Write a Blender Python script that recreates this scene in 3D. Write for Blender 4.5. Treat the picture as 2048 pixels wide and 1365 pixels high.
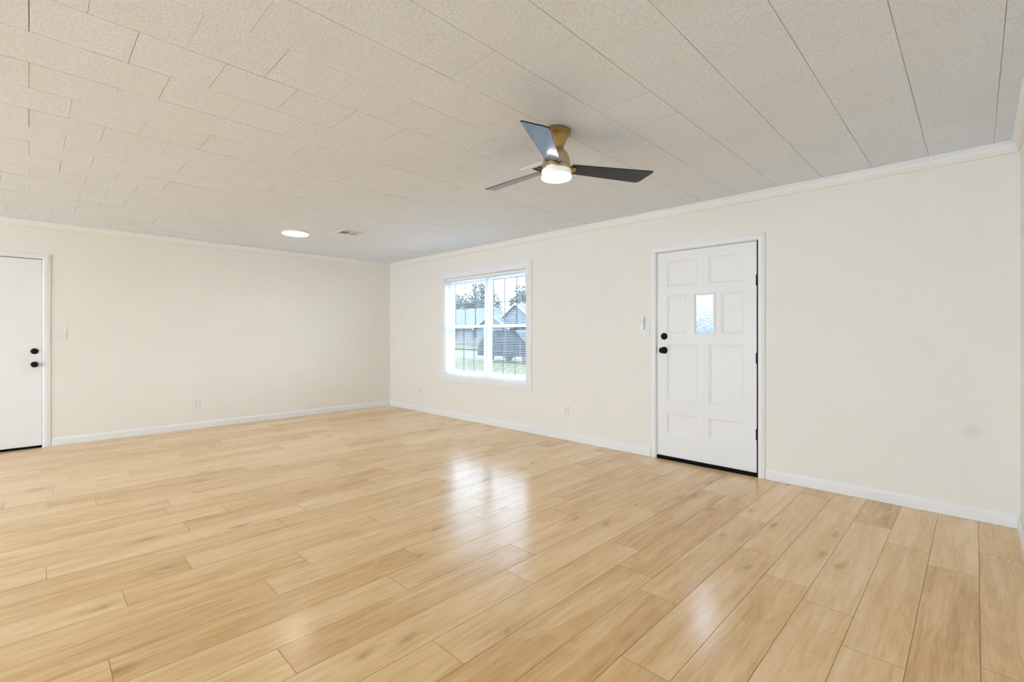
import bpy, bmesh, math, random
from mathutils import Vector, Matrix

for o in list(bpy.data.objects):
    bpy.data.objects.remove(o)
C = bpy.context.scene.collection
R = random.Random(7)

# ------------------------------------------------------------------ camera
CX, CY, CH = 7.211, -4.347, 1.218
FPX, HOR = 945.8, 670.0
YAW = math.atan2(.7003, .7138)
cam = bpy.data.cameras.new('camera')
cam.sensor_fit = 'HORIZONTAL'
cam.sensor_width = 36.0
cam.lens = FPX / 2048 * 36.0
cam.shift_y = -(682.5 - HOR) / 2048
cam.clip_start = 0.02
cam.clip_end = 400
camo = bpy.data.objects.new('camera', cam)
camo.location = (CX, CY, CH)
camo.rotation_euler = (math.pi / 2, 0, YAW)
C.objects.link(camo)
bpy.context.scene.camera = camo

# ------------------------------------------------------------------ world, exposure
SKY = 11.0
world = bpy.data.worlds.new('overcast_sky')
bpy.context.scene.world = world
world.use_nodes = True
nt = world.node_tree
nt.nodes.clear()
wo = nt.nodes.new('ShaderNodeOutputWorld')
bg = nt.nodes.new('ShaderNodeBackground')
tc = nt.nodes.new('ShaderNodeTexCoord')
sx = nt.nodes.new('ShaderNodeSeparateXYZ')
rp = nt.nodes.new('ShaderNodeValToRGB')
rp.color_ramp.elements[0].position = 0.0
rp.color_ramp.elements[0].color = (.71, .843, 1.0, 1)
rp.color_ramp.elements[1].position = 0.6
rp.color_ramp.elements[1].color = (.60, .775, 1.0, 1)
nt.links.new(tc.outputs['Generated'], sx.inputs[0])
nt.links.new(sx.outputs['Z'], rp.inputs[0])
nt.links.new(rp.outputs[0], bg.inputs[0])
bg.inputs[1].default_value = SKY
nt.links.new(bg.outputs[0], wo.inputs[0])
vs = bpy.context.scene.view_settings
vs.view_transform = 'Standard'
vs.look = 'None'
vs.exposure = 0.27
vs.gamma = 1.0
vs.use_curve_mapping = False
cy = bpy.context.scene.cycles
cy.adaptive_threshold = .02
cy.max_bounces = 14
cy.diffuse_bounces = 8
cy.glossy_bounces = 6
cy.transmission_bounces = 8
cy.transparent_max_bounces = 24
cy.sample_clamp_indirect = 8
cy.caustics_reflective = False
cy.caustics_refractive = False
LAMP = 16.0          # radiance of the fan lamp and disc lights
H = 2.44
RX, RY = 7.41, -11.0  # room extent


# ------------------------------------------------------------------ materials
def newmat(name):
    m = bpy.data.materials.new(name)
    m.use_nodes = True
    return m, m.node_tree, m.node_tree.nodes['Principled BSDF']


def mat(name, col, rough=.5, metal=0, bump=0, bscale=200, var=0, vscale=3, spec=.5, coat=0, emis=None, estr=0):
    m, t, p = newmat(name)
    p.inputs['Base Color'].default_value = (*col, 1)
    p.inputs['Roughness'].default_value = rough
    p.inputs['Metallic'].default_value = metal
    p.inputs['Specular IOR Level'].default_value = spec
    p.inputs['Coat Weight'].default_value = coat
    if emis:
        p.inputs['Emission Color'].default_value = (*emis, 1)
        p.inputs['Emission Strength'].default_value = estr
    co = t.nodes.new('ShaderNodeTexCoord')
    if var:
        n = t.nodes.new('ShaderNodeTexNoise')
        n.inputs['Scale'].default_value = vscale
        n.inputs['Detail'].default_value = 4
        r = t.nodes.new('ShaderNodeValToRGB')
        r.color_ramp.elements[0].position = .3
        r.color_ramp.elements[1].position = .7
        r.color_ramp.elements[0].color = (*[c * (1 - var) for c in col], 1)
        r.color_ramp.elements[1].color = (*[min(1, c * (1 + var)) for c in col], 1)
        t.links.new(co.outputs['Object'], n.inputs['Vector'])
        t.links.new(n.outputs['Fac'], r.inputs[0])
        t.links.new(r.outputs[0], p.inputs['Base Color'])
    if bump:
        n = t.nodes.new('ShaderNodeTexNoise')
        n.inputs['Scale'].default_value = bscale
        n.inputs['Detail'].default_value = 3
        b = t.nodes.new('ShaderNodeBump')
        b.inputs['Strength'].default_value = bump
        b.inputs['Distance'].default_value = .001
        t.links.new(co.outputs['Object'], n.inputs['Vector'])
        t.links.new(n.outputs['Fac'], b.inputs['Height'])
        t.links.new(b.outputs[0], p.inputs['Normal'])
    return m


WALLCOL = (.862, .834, .788)


def wall_material(name, marks=()):
    """cream orange-peel paint; marks = (x, y, z, radius, colour, strength) scuffs that belong to the wall"""
    m = mat(name, WALLCOL, .55, bump=.25, bscale=260, var=.008, vscale=2.2, spec=.3)
    if marks:
        t = m.node_tree
        p = t.nodes['Principled BSDF']
        cur = p.inputs['Base Color'].links[0].from_socket
        geo = t.nodes.new('ShaderNodeTexCoord')
        for (x, y, z, rad, col, st) in marks:
            d = t.nodes.new('ShaderNodeVectorMath'); d.operation = 'DISTANCE'
            d.inputs[1].default_value = (x, y, z)
            t.links.new(geo.outputs['Object'], d.inputs[0])
            mr = t.nodes.new('ShaderNodeMapRange')
            mr.inputs['From Min'].default_value = rad * .35
            mr.inputs['From Max'].default_value = rad
            mr.inputs['To Min'].default_value = st
            mr.inputs['To Max'].default_value = 0
            t.links.new(d.outputs['Value'], mr.inputs['Value'])
            mx = t.nodes.new('ShaderNodeMixRGB')
            mx.inputs[2].default_value = (*col, 1)
            t.links.new(mr.outputs[0], mx.inputs[0])
            t.links.new(cur, mx.inputs[1])
            cur = mx.outputs[0]
        t.links.new(cur, p.inputs['Base Color'])
    return m


M = {}
M['wall'] = wall_material('cream_wall_paint')
M['wall_marks'] = wall_material('cream_wall_paint_with_scuffs', [
    (7.188, 0, .581, .06, (.66, .64, .60), .38),
    (6.04, 0, 1.03, .006, (.4, .38, .34), .8)])
M['trim'] = mat('white_trim_paint', (.86, .865, .88), .38, bump=.08, bscale=60, var=.01, spec=.4)
M['bead'] = mat('cream_painted_bead', (.86, .83, .76), .45, bump=.08, bscale=60, spec=.4)
M['door'] = mat('white_door_paint', (.87, .872, .885), .42, bump=.12, bscale=45, var=.01, spec=.4)
M['black'] = mat('matte_black_metal', (.003, .003, .003), .45, 0, spec=.18, bump=.03, bscale=300)
M['rubber'] = mat('black_rubber', (.004, .004, .005), .6, spec=.08, bump=.1, bscale=120)
M['gap'] = mat('dark_door_gap', (.008, .006, .005), .8, spec=.05, bump=.1)
M['plate'] = mat('white_plastic_plate', (.84, .83, .82), .3, bump=.02, bscale=80)
M['plate_paint'] = mat('cream_overpainted_plate', (.86, .83, .76), .5, bump=.12, bscale=160)
M['slot'] = mat('dark_slot', (.12, .11, .10), .7, bump=.02)
M['screw'] = mat('dull_steel_screw', (.45, .43, .40), .4, .8, bump=.02)
M['vinyl'] = mat('white_window_vinyl', (.90, .915, .94), .35, bump=.02, bscale=60)
M['blind'] = mat('white_blind_slat', (.90, .915, .93), .4, bump=.02, bscale=60)
M['grid'] = mat('dark_bronze_muntin', (.045, .055, .06), .5, bump=.03)
M['cord'] = mat('white_cord', (.8, .8, .8), .7, bump=.1, bscale=400)
M['remote'] = mat('white_remote_plastic', (.90, .91, .93), .3, bump=.02, bscale=80)
M['button'] = mat('grey_rubber_button', (.42, .44, .48), .5, bump=.02, bscale=80)
M['vent'] = mat('white_enamel_vent', (.78, .785, .79), .4, bump=.03, bscale=90)
M['duct'] = mat('dark_duct_interior', (.045, .032, .026), .8, bump=.2, bscale=60)
M['damper'] = mat('grey_damper', (.42, .43, .44), .5, bump=.03)
M['lampface'] = mat('lit_acrylic_diffuser', (.9, .9, .88), .4, emis=(1, .955, .88), estr=LAMP, bump=.01)
M['lampside'] = mat('frosted_lamp_side', (.88, .88, .86), .35, emis=(1, .95, .88), estr=.25, bump=.01)
M['roof_dark'] = mat('room_exterior_shell', (.5, .5, .48), .8, bump=.1)


def brass_material(name, ca, cb):
    m, t, p = newmat(name)
    p.inputs['Metallic'].default_value = 1
    p.inputs['Roughness'].default_value = .34
    p.inputs['Anisotropic'].default_value = .5
    co = t.nodes.new('ShaderNodeTexCoord')
    mp = t.nodes.new('ShaderNodeMapping')
    mp.inputs['Scale'].default_value = (4, 4, 700)
    n = t.nodes.new('ShaderNodeTexNoise')
    n.inputs['Scale'].default_value = 1
    r = t.nodes.new('ShaderNodeValToRGB')
    r.color_ramp.elements[0].color = (*ca, 1)
    r.color_ramp.elements[1].color = (*cb, 1)
    t.links.new(co.outputs['Object'], mp.inputs[0])
    t.links.new(mp.outputs[0], n.inputs['Vector'])
    t.links.new(n.outputs['Fac'], r.inputs[0])
    t.links.new(r.outputs[0], p.inputs['Base Color'])
    return m


M['brass'] = brass_material('brushed_gold', (.36, .24, .075), (.48, .335, .125))  # canopy gold, darkened: its shade is put into the colour
M['lamplit'] = brass_material('brushed_gold_lamplit', (.56, .49, .33), (.68, .61, .45))  # same brushed gold, paler: the lamp's glow is put into the colour
M['blade'] = mat('black_satin_blade', (.004, .003, .003), .17, spec=.45, bump=.015, bscale=90)


def glass_pane_material():
    m = bpy.data.materials.new('clear_window_glass')
    m.use_nodes = True
    t = m.node_tree
    t.nodes.clear()
    o = t.nodes.new('ShaderNodeOutputMaterial')
    mx = t.nodes.new('ShaderNodeMixShader')
    tr = t.nodes.new('ShaderNodeBsdfTransparent')
    tr.inputs[0].default_value = (.96, .975, .97, 1)
    gl = t.nodes.new('ShaderNodeBsdfGlossy')
    gl.inputs['Roughness'].default_value = .02
    lw = t.nodes.new('ShaderNodeLayerWeight')
    lw.inputs['Blend'].default_value = .5
    pw = t.nodes.new('ShaderNodeMath'); pw.operation = 'POWER'; pw.inputs[1].default_value = 5
    fr = t.nodes.new('ShaderNodeMath'); fr.operation = 'MULTIPLY_ADD'
    fr.inputs[1].default_value = .55; fr.inputs[2].default_value = .035
    t.links.new(lw.outputs['Facing'], pw.inputs[0])
    t.links.new(pw.outputs[0], fr.inputs[0])
    t.links.new(fr.outputs[0], mx.inputs[0])
    t.links.new(tr.outputs[0], mx.inputs[1])
    t.links.new(gl.outputs[0], mx.inputs[2])
    t.links.new(mx.outputs[0], o.inputs[0])
    return m


M['glass'] = glass_pane_material()


def textured_glass_material():
    m = bpy.data.materials.new('rain_textured_glass')
    m.use_nodes = True
    t = m.node_tree
    t.nodes.clear()
    o = t.nodes.new('ShaderNodeOutputMaterial')
    rf = t.nodes.new('ShaderNodeBsdfRefraction')
    rf.inputs['IOR'].default_value = 1.28
    rf.inputs['Roughness'].default_value = .03
    rf.inputs['Color'].default_value = (.97, .98, 1, 1)
    co = t.nodes.new('ShaderNodeTexCoord')
    v = t.nodes.new('ShaderNodeTexVoronoi')
    v.inputs['Scale'].default_value = 75
    n = t.nodes.new('ShaderNodeTexNoise')
    n.inputs['Scale'].default_value = 60
    n.inputs['Distortion'].default_value = 2.5
    ad = t.nodes.new('ShaderNodeMath')
    b = t.nodes.new('ShaderNodeBump')
    b.inputs['Strength'].default_value = 1.0
    b.inputs['Distance'].default_value = .0013
    t.links.new(co.outputs['Object'], v.inputs['Vector'])
    t.links.new(co.outputs['Object'], n.inputs['Vector'])
    t.links.new(v.outputs['Distance'], ad.inputs[0])
    t.links.new(n.outputs['Fac'], ad.inputs[1])
    t.links.new(ad.outputs[0], b.inputs['Height'])
    t.links.new(b.outputs[0], rf.inputs['Normal'])
    tl = t.nodes.new('ShaderNodeBsdfTranslucent')
    tl.inputs[0].default_value = (.8, .85, .95, 1)
    mx = t.nodes.new('ShaderNodeMixShader')
    mx.inputs[0].default_value = .04
    t.links.new(rf.outputs[0], mx.inputs[1])
    t.links.new(tl.outputs[0], mx.inputs[2])
    t.links.new(mx.outputs[0], o.inputs[0])
    return m


M['rain_glass'] = textured_glass_material()


def ceiling_material():
    m, t, p = newmat('fibre_ceiling_tile')
    p.inputs['Roughness'].default_value = .9
    p.inputs['Specular IOR Level'].default_value = .15
    co = t.nodes.new('ShaderNodeTexCoord')
    n = t.nodes.new('ShaderNodeTexNoise')
    n.inputs['Scale'].default_value = 130
    n.inputs['Detail'].default_value = 4
    n.inputs['Roughness'].default_value = .7
    r = t.nodes.new('ShaderNodeValToRGB')
    r.color_ramp.elements[0].position = .34
    r.color_ramp.elements[0].color = (.69, .737, .81, 1)
    r.color_ramp.elements[1].position = .60
    r.color_ramp.elements[1].color = (.865, .915, .995, 1)
    at = t.nodes.new('ShaderNodeAttribute')
    at.attribute_name = 'tone'
    mr = t.nodes.new('ShaderNodeMapRange')
    mr.inputs['To Min'].default_value = .99
    mr.inputs['To Max'].default_value = 1.01
    mu = t.nodes.new('ShaderNodeVectorMath'); mu.operation = 'SCALE'
    b = t.nodes.new('ShaderNodeBump')
    b.inputs['Strength'].default_value = .6
    b.inputs['Distance'].default_value = .002
    t.links.new(co.outputs['Object'], n.inputs['Vector'])
    t.links.new(n.outputs['Fac'], r.inputs[0])
    t.links.new(at.outputs['Fac'], mr.inputs['Value'])
    t.links.new(r.outputs[0], mu.inputs[0])
    t.links.new(mr.outputs[0], mu.inputs['Scale'])
    t.links.new(mu.outputs[0], p.inputs['Base Color'])
    t.links.new(n.outputs['Fac'], b.inputs['Height'])
    t.links.new(b.outputs[0], p.inputs['Normal'])
    return m


M['ceiling'] = ceiling_material()
M['ceiling_gap_shade'] = mat('ceiling_tile_gap_shade', (.62, .61, .60), .9, bump=.1, spec=.1)  # same paint as the tiles, darkened to carry the groove's shade


def floor_material():
    m, t, p = newmat('light_oak_laminate')
    L = t.links
    uv = t.nodes.new('ShaderNodeUVMap'); uv.uv_map = 'grain'
    at = t.nodes.new('ShaderNodeAttribute'); at.attribute_name = 'tone'
    # knots: sparse voronoi cells, stretched along the plank
    mpk = t.nodes.new('ShaderNodeMapping'); mpk.inputs['Scale'].default_value = (5.0, 1.7, 1)
    vk = t.nodes.new('ShaderNodeTexVoronoi'); vk.voronoi_dimensions = '2D'
    vk.inputs['Scale'].default_value = 1
    vk.inputs['Randomness'].default_value = 1
    L.new(uv.outputs[0], mpk.inputs[0])
    nzk = t.nodes.new('ShaderNodeTexNoise'); nzk.inputs['Scale'].default_value = 14
    L.new(uv.outputs[0], nzk.inputs['Vector'])
    adk = t.nodes.new('ShaderNodeMixRGB'); adk.blend_type = 'ADD'; adk.inputs[0].default_value = .22
    L.new(mpk.outputs[0], adk.inputs[1]); L.new(nzk.outputs['Color'], adk.inputs[2])
    L.new(adk.outputs[0], vk.inputs['Vector'])
    # only some cells carry a knot
    sepc = t.nodes.new('ShaderNodeSeparateColor'); L.new(vk.outputs['Color'], sepc.inputs[0])
    gate = t.nodes.new('ShaderNodeMath'); gate.operation = 'GREATER_THAN'; gate.inputs[1].default_value = .74
    L.new(sepc.outputs[0], gate.inputs[0])
    kn = t.nodes.new('ShaderNodeMapRange')
    kn.inputs['From Min'].default_value = .01; kn.inputs['From Max'].default_value = .13
    kn.inputs['To Min'].default_value = 1; kn.inputs['To Max'].default_value = 0
    L.new(vk.outputs['Distance'], kn.inputs['Value'])
    knot = t.nodes.new('ShaderNodeMath'); knot.operation = 'MULTIPLY'
    L.new(kn.outputs[0], knot.inputs[0]); L.new(gate.outputs[0], knot.inputs[1])
    # the grain swirls round the knots
    halo = t.nodes.new('ShaderNodeMapRange')
    halo.inputs['From Min'].default_value = 0; halo.inputs['From Max'].default_value = .45
    halo.inputs['To Min'].default_value = .9; halo.inputs['To Max'].default_value = 0
    halo.interpolation_type = 'SMOOTHSTEP'
    L.new(vk.outputs['Distance'], halo.inputs['Value'])
    hg = t.nodes.new('ShaderNodeMath'); hg.operation = 'MULTIPLY'
    L.new(halo.outputs[0], hg.inputs[0]); L.new(gate.outputs[0], hg.inputs[1])
    # long streaks
    mp1 = t.nodes.new('ShaderNodeMapping'); mp1.inputs['Scale'].default_value = (26, 1.5, 1)
    L.new(uv.outputs[0], mp1.inputs[0])
    cmb = t.nodes.new('ShaderNodeCombineXYZ'); L.new(hg.outputs[0], cmb.inputs[2])
    ad1 = t.nodes.new('ShaderNodeVectorMath'); ad1.operation = 'ADD'
    L.new(mp1.outputs[0], ad1.inputs[0]); L.new(cmb.outputs[0], ad1.inputs[1])
    n1 = t.nodes.new('ShaderNodeTexNoise')
    n1.inputs['Scale'].default_value = 1; n1.inputs['Detail'].default_value = 5
    n1.inputs['Roughness'].default_value = .6; n1.inputs['Distortion'].default_value = .6
    L.new(ad1.outputs[0], n1.inputs['Vector'])
    # fine pores
    mp2 = t.nodes.new('ShaderNodeMapping'); mp2.inputs['Scale'].default_value = (190, 9, 1)
    L.new(uv.outputs[0], mp2.inputs[0])
    n2 = t.nodes.new('ShaderNodeTexNoise'); n2.inputs['Scale'].default_value = 1; n2.inputs['Detail'].default_value = 3
    n2.inputs['Distortion'].default_value = .4
    L.new(mp2.outputs[0], n2.inputs['Vector'])
    # broad cloudy tone and cathedral rings
    mp3 = t.nodes.new('ShaderNodeMapping'); mp3.inputs['Scale'].default_value = (7, 1.1, 1)
    L.new(uv.outputs[0], mp3.inputs[0])
    n3 = t.nodes.new('ShaderNodeTexNoise'); n3.inputs['Scale'].default_value = 1; n3.inputs['Detail'].default_value = 2
    n3.inputs['Distortion'].default_value = .5
    L.new(mp3.outputs[0], n3.inputs['Vector'])
    rg = t.nodes.new('ShaderNodeMath'); rg.operation = 'MULTIPLY'; rg.inputs[1].default_value = 62
    L.new(n3.outputs['Fac'], rg.inputs[0])
    rs = t.nodes.new('ShaderNodeMath'); rs.operation = 'SINE'; L.new(rg.outputs[0], rs.inputs[0])

    def madd(a, k, base):
        x = t.nodes.new('ShaderNodeMath'); x.operation = 'MULTIPLY_ADD'
        L.new(a, x.inputs[0]); x.inputs[1].default_value = k
        if isinstance(base, float):
            x.inputs[2].default_value = base
        else:
            L.new(base, x.inputs[2])
        return x.outputs[0]
    v = madd(n1.outputs['Fac'], .70, -.22)
    v = madd(n2.outputs['Fac'], .42, v)
    v = madd(n3.outputs['Fac'], .45, v)
    v = madd(rs.outputs[0], .030, v)
    v = madd(at.outputs['Fac'], .30, v)
    v = madd(hg.outputs[0], -.10, v)
    ramp = t.nodes.new('ShaderNodeValToRGB')
    e = ramp.color_ramp.elements
    e[0].position = .22; e[0].color = (.47, .268, .102, 1)
    e[1].position = 1.0; e[1].color = (.91, .685, .43, 1)
    x = e.new(.48); x.color = (.67, .42, .180, 1)
    x = e.new(.72); x.color = (.81, .560, .285, 1)
    L.new(v, ramp.inputs[0])
    mk = t.nodes.new('ShaderNodeMixRGB'); mk.inputs[2].default_value = (.36, .22, .11, 1)
    km = t.nodes.new('ShaderNodeMath'); km.operation = 'MULTIPLY'; km.inputs[1].default_value = .6
    L.new(knot.outputs[0], km.inputs[0]); L.new(km.outputs[0], mk.inputs[0]); L.new(ramp.outputs[0], mk.inputs[1])
    L.new(mk.outputs[0], p.inputs['Base Color'])
    rr = t.nodes.new('ShaderNodeMapRange'); rr.inputs['To Min'].default_value = .17; rr.inputs['To Max'].default_value = .25
    L.new(n1.outputs['Fac'], rr.inputs['Value']); L.new(rr.outputs[0], p.inputs['Roughness'])
    p.inputs['Specular IOR Level'].default_value = .5
    b = t.nodes.new('ShaderNodeBump'); b.inputs['Strength'].default_value = .12; b.inputs['Distance'].default_value = .0006
    L.new(n2.outputs['Fac'], b.inputs['Height']); L.new(b.outputs[0], p.inputs['Normal'])
    return m


M['floor'] = floor_material()
M['floor_gap'] = mat('plank_seam', (.34, .21, .10), .7, bump=.1, spec=.2)

M['lawn'] = mat('mown_lawn', (.042, .052, .018), .95, bump=.6, bscale=20, var=.25, vscale=1.5, spec=.1)
M['asphalt'] = mat('pale_asphalt', (.060, .062, .068), .9, bump=.3, bscale=30, var=.08, vscale=.8, spec=.2)
M['concrete'] = mat('pale_concrete', (.060, .060, .064), .9, bump=.3, bscale=30, var=.06, vscale=1, spec=.2)
M['patio'] = mat('bounce_concrete', (.82, .82, .84), .9, bump=.3, bscale=30, var=.06, vscale=1, spec=.2)  # unseen ground, whitened to bounce daylight up to the ceiling
M['siding'] = mat('grey_siding', (.095, .088, .085), .8, bump=.2, bscale=20, var=.05, vscale=1)
M['siding2'] = mat('blue_grey_siding', (.065, .075, .095), .8, bump=.2, bscale=20, var=.05, vscale=1)
M['shingle'] = mat('grey_blue_shingles', (.055, .063, .078), .9, bump=.5, bscale=12, var=.15, vscale=4)
M['fascia'] = mat('white_fascia', (.22, .22, .23), .6, bump=.05)
M['shutter'] = mat('blue_shutter', (.016, .026, .055), .6, bump=.1)
M['darkglass'] = mat('dark_house_glass', (.02, .025, .03), .5, spec=.15, bump=.01)
M['bark'] = mat('grey_bark', (.045, .045, .045), .95, bump=.8, bscale=14, var=.2, vscale=6)
M['leaf'] = mat('grey_green_foliage', (.05, .058, .045), .8, bump=.3, bscale=9, var=.3, vscale=3)
M['leaf2'] = mat('olive_foliage', (.065, .07, .055), .8, bump=.3, bscale=9, var=.3, vscale=3)
M['carpaint'] = mat('dark_blue_car_paint', (.012, .016, .024), .5, spec=.12, bump=.01)
M['tyre'] = mat('black_tyre', (.02, .02, .02), .8, bump=.2, bscale=40)
M['chrome'] = mat('chrome_trim', (.7, .7, .72), .2, 1, bump=.01)


# ------------------------------------------------------------------ mesh helpers
def seg_faces(bm, verts):
    return list({f for v in verts for f in v.link_faces})


def box(bm, x0, x1, y0, y1, z0, z1, bev=0, mi=0, segs=1):
    r = bmesh.ops.create_cube(bm, size=1)
    vs_ = r['verts']
    for v in vs_:
        v.co = Vector(((x0 + x1) / 2 + v.co.x * (x1 - x0), (y0 + y1) / 2 + v.co.y * (y1 - y0), (z0 + z1) / 2 + v.co.z * (z1 - z0)))
    fs = seg_faces(bm, vs_)
    for f in fs:
        f.material_index = mi
    if bev:
        es = list({e for v in vs_ for e in v.link_edges})
        r2 = bmesh.ops.bevel(bm, geom=es, offset=bev, segments=segs, affect='EDGES', profile=.5)
        for f in r2['faces']:
            f.material_index = mi


def prism(bm, pts, axis, a, b, mi=0):
    """extrude a 2D outline; axis 'x': pts=(y,z), 'y': pts=(x,z), 'z': pts=(x,y)"""
    def P(p, t):
        return {'x': (t, p[0], p[1]), 'y': (p[0], t, p[1]), 'z': (p[0], p[1], t)}[axis]
    A = [bm.verts.new(P(p, a)) for p in pts]
    B = [bm.verts.new(P(p, b)) for p in pts]
    n = len(pts)
    fs = [bm.faces.new(A), bm.faces.new(B)]
    for i in range(n):
        fs.append(bm.faces.new((A[i], A[(i + 1) % n], B[(i + 1) % n], B[i])))
    for f in fs:
        f.material_index = mi
    bmesh.ops.recalc_face_normals(bm, faces=fs)
    return fs


def lathe(bm, prof, cx=0, cy_=0, n=48, mi=0, axis='z', cz=0):
    """prof = [(r, t)...]; t runs along the axis"""
    rings = []
    for r, t_ in prof:
        ring = []
        if r < 1e-6:
            q = {'z': (cx, cy_, t_), 'y': (cx, t_, cz), 'x': (t_, cy_, cz)}[axis]
            ring = [bm.verts.new(q)]
        else:
            for k in range(n):
                a = 2 * math.pi * k / n
                c, s = r * math.cos(a), r * math.sin(a)
                q = {'z': (cx + c, cy_ + s, t_), 'y': (cx + c, t_, cz + s), 'x': (t_, cy_ + c, cz + s)}[axis]
                ring.append(bm.verts.new(q))
        rings.append(ring)
    fs = []
    for A, B in zip(rings, rings[1:]):
        if len(A) == 1 and len(B) == 1:
            continue
        for k in range(n):
            k2 = (k + 1) % n
            if len(A) == 1:
                fs.append(bm.faces.new((A[0], B[k], B[k2])))
            elif len(B) == 1:
                fs.append(bm.faces.new((A[k], A[k2], B[0])))
            else:
                fs.append(bm.faces.new((A[k], A[k2], B[k2], B[k])))
    for f in fs:
        f.material_index = mi
        f.smooth = True
    bmesh.ops.recalc_face_normals(bm, faces=fs)


def finish(name, bm, mats, parent=None, smooth=False):
    me = bpy.data.meshes.new(name)
    if parent is not None:
        off = parent
        loc = Vector((0, 0, 0))
        while off is not None:
            loc += off.location
            off = off.parent
        if 'built_local' not in parent:
            bmesh.ops.translate(bm, verts=bm.verts, vec=-loc)
    bm.to_mesh(me)
    bm.free()
    if not isinstance(mats, (list, tuple)):
        mats = [mats]
    for m_ in mats:
        me.materials.append(m_)
    if smooth:
        for pgn in me.polygons:
            pgn.use_smooth = True
        if hasattr(me, 'set_sharp_from_angle'):
            me.set_sharp_from_angle(angle=math.radians(35))
    o = bpy.data.objects.new(name, me)
    C.objects.link(o)
    if parent is not None:
        o.parent = parent
    return o


def part(name, fn, mats, parent=None, smooth=False, label=None):
    bm = bmesh.new()
    fn(bm)
    o = finish(name, bm, mats, parent, smooth)
    if label:
        o['label'] = label
    return o


def thing(name, label, cat, loc, group=None, kind=None):
    o = bpy.data.objects.new(name, None)
    o.empty_display_size = .05
    o.location = loc
    C.objects.link(o)
    tag(o, label, cat, group, kind)
    return o


def tag(o, label=None, cat=None, group=None, kind=None):
    if label: o['label'] = label
    if cat: o['category'] = cat
    if group: o['group'] = group
    if kind: o['kind'] = kind
    return o


def struct(name, fn, mats, label, cat, smooth=False):
    return tag(part(name, fn, mats, smooth=smooth), label, cat, kind='structure')


# ------------------------------------------------------------------ room shell
WT = .16
# openings: front door, window
DX0, DX1, DZ = 4.940, 5.897, 2.048
WX0, WX1, WZ0, WZ1 = 1.53, 3.205, .607, 2.062


def wall_back(bm):
    box(bm, -WT, WX0, 0, WT, 0, H)
    box(bm, WX0, WX1, 0, WT, 0, WZ0)
    box(bm, WX0, WX1, 0, WT, WZ1, H)
    box(bm, WX1, DX0, 0, WT, 0, H)
    box(bm, DX0, DX1, 0, WT, DZ, H)
    box(bm, DX1, RX + WT, 0, WT, 0, H)


struct('wall_back', wall_back, M['wall_marks'], 'cream painted wall with the window and the front door', 'wall')
SWY0, SWY1, SWZ0, SWZ1 = -10.7, -8.3, .45, 2.2   # added side window, unseen behind the camera, to let in more daylight
LY0, LY1, LZ = -5.187, -4.236, 2.053   # side door opening in the left wall


def wall_left(bm):
    box(bm, -WT, 0, LY1, 0, 0, H)
    box(bm, -WT, 0, LY0, LY1, LZ, H)
    box(bm, -WT, 0, SWY1, LY0, 0, H)
    box(bm, -WT, 0, RY, SWY0, 0, H)
    box(bm, -WT, 0, SWY0, SWY1, 0, SWZ0)
    box(bm, -WT, 0, SWY0, SWY1, SWZ1, H)


struct('wall_left', wall_left, M['wall'], 'cream painted wall with the plain white side door', 'wall')
struct('wall_right', lambda bm: box(bm, RX, RX + WT, RY, 0, 0, H), M['wall'],
       'cream painted wall at the right edge of the photo', 'wall')
PX0, PX1, PZ = 1.00, 6.50, 2.25       # added glass opening, unseen behind the camera, to light the room


def wall_front(bm):
    box(bm, -WT, PX0, RY - WT, RY, 0, H)
    box(bm, PX1, RX + WT, RY - WT, RY, 0, H)
    box(bm, PX0, PX1, RY - WT, RY, PZ, H)


struct('wall_front', wall_front, M['wall'], 'cream wall behind the camera, with an added opening for daylight', 'wall')
struct('roof', lambda bm: box(bm, -.5, RX + .5, RY - .5, .5, H + .03, H + .2), M['roof_dark'],
       'flat shell above the ceiling tiles', 'roof')


def patio(bm):
    for x in (PX0, PX0 + 1.82, PX0 + 3.64, PX1 - .06):
        box(bm, x, x + .06, RY - .10, RY - .04, .0, PZ, .004)
    box(bm, PX0 + .06, PX1 - .06, RY - .10, RY - .04, PZ - .06, PZ, .004)
    box(bm, PX0 + .06, PX1 - .06, RY - .10, RY - .04, 0, .05, .004)


d3 = thing('added_glass_door', 'added white framed glass doors, unseen behind the camera, to let in daylight', 'door', (PX0, RY - .07, 0), kind='structure')
part('door_frame', patio, M['vinyl'], d3)
part('glass', lambda bm: box(bm, PX0 + .06, PX1 - .06, RY - .073, RY - .067, .05, PZ - .06), M['glass'], d3)


def added_side_window(name, x0, x1, label):
    t = thing(name, label, 'window', ((x0 + x1) / 2, (SWY0 + SWY1) / 2, SWZ0), kind='structure')

    def fr(bm):
        xm = (x0 + x1) / 2
        for y in (SWY0, (SWY0 + SWY1) / 2 - .03, SWY1 - .06):
            box(bm, xm - .03, xm + .03, y, y + .06, SWZ0, SWZ1)
        box(bm, xm - .03, xm + .03, SWY0, SWY1, SWZ0, SWZ0 + .05)
        box(bm, xm - .03, xm + .03, SWY0, SWY1, SWZ1 - .05, SWZ1)
    part('window_frame', fr, M['vinyl'], t)
    part('glass', lambda bm: box(bm, (x0 + x1) / 2 - .003, (x0 + x1) / 2 + .003, SWY0 + .06, SWY1 - .06, SWZ0 + .05, SWZ1 - .05), M['glass'], t)


added_side_window('added_window', -WT, 0, 'added wide white window in the left wall, unseen, to let in daylight')


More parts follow.
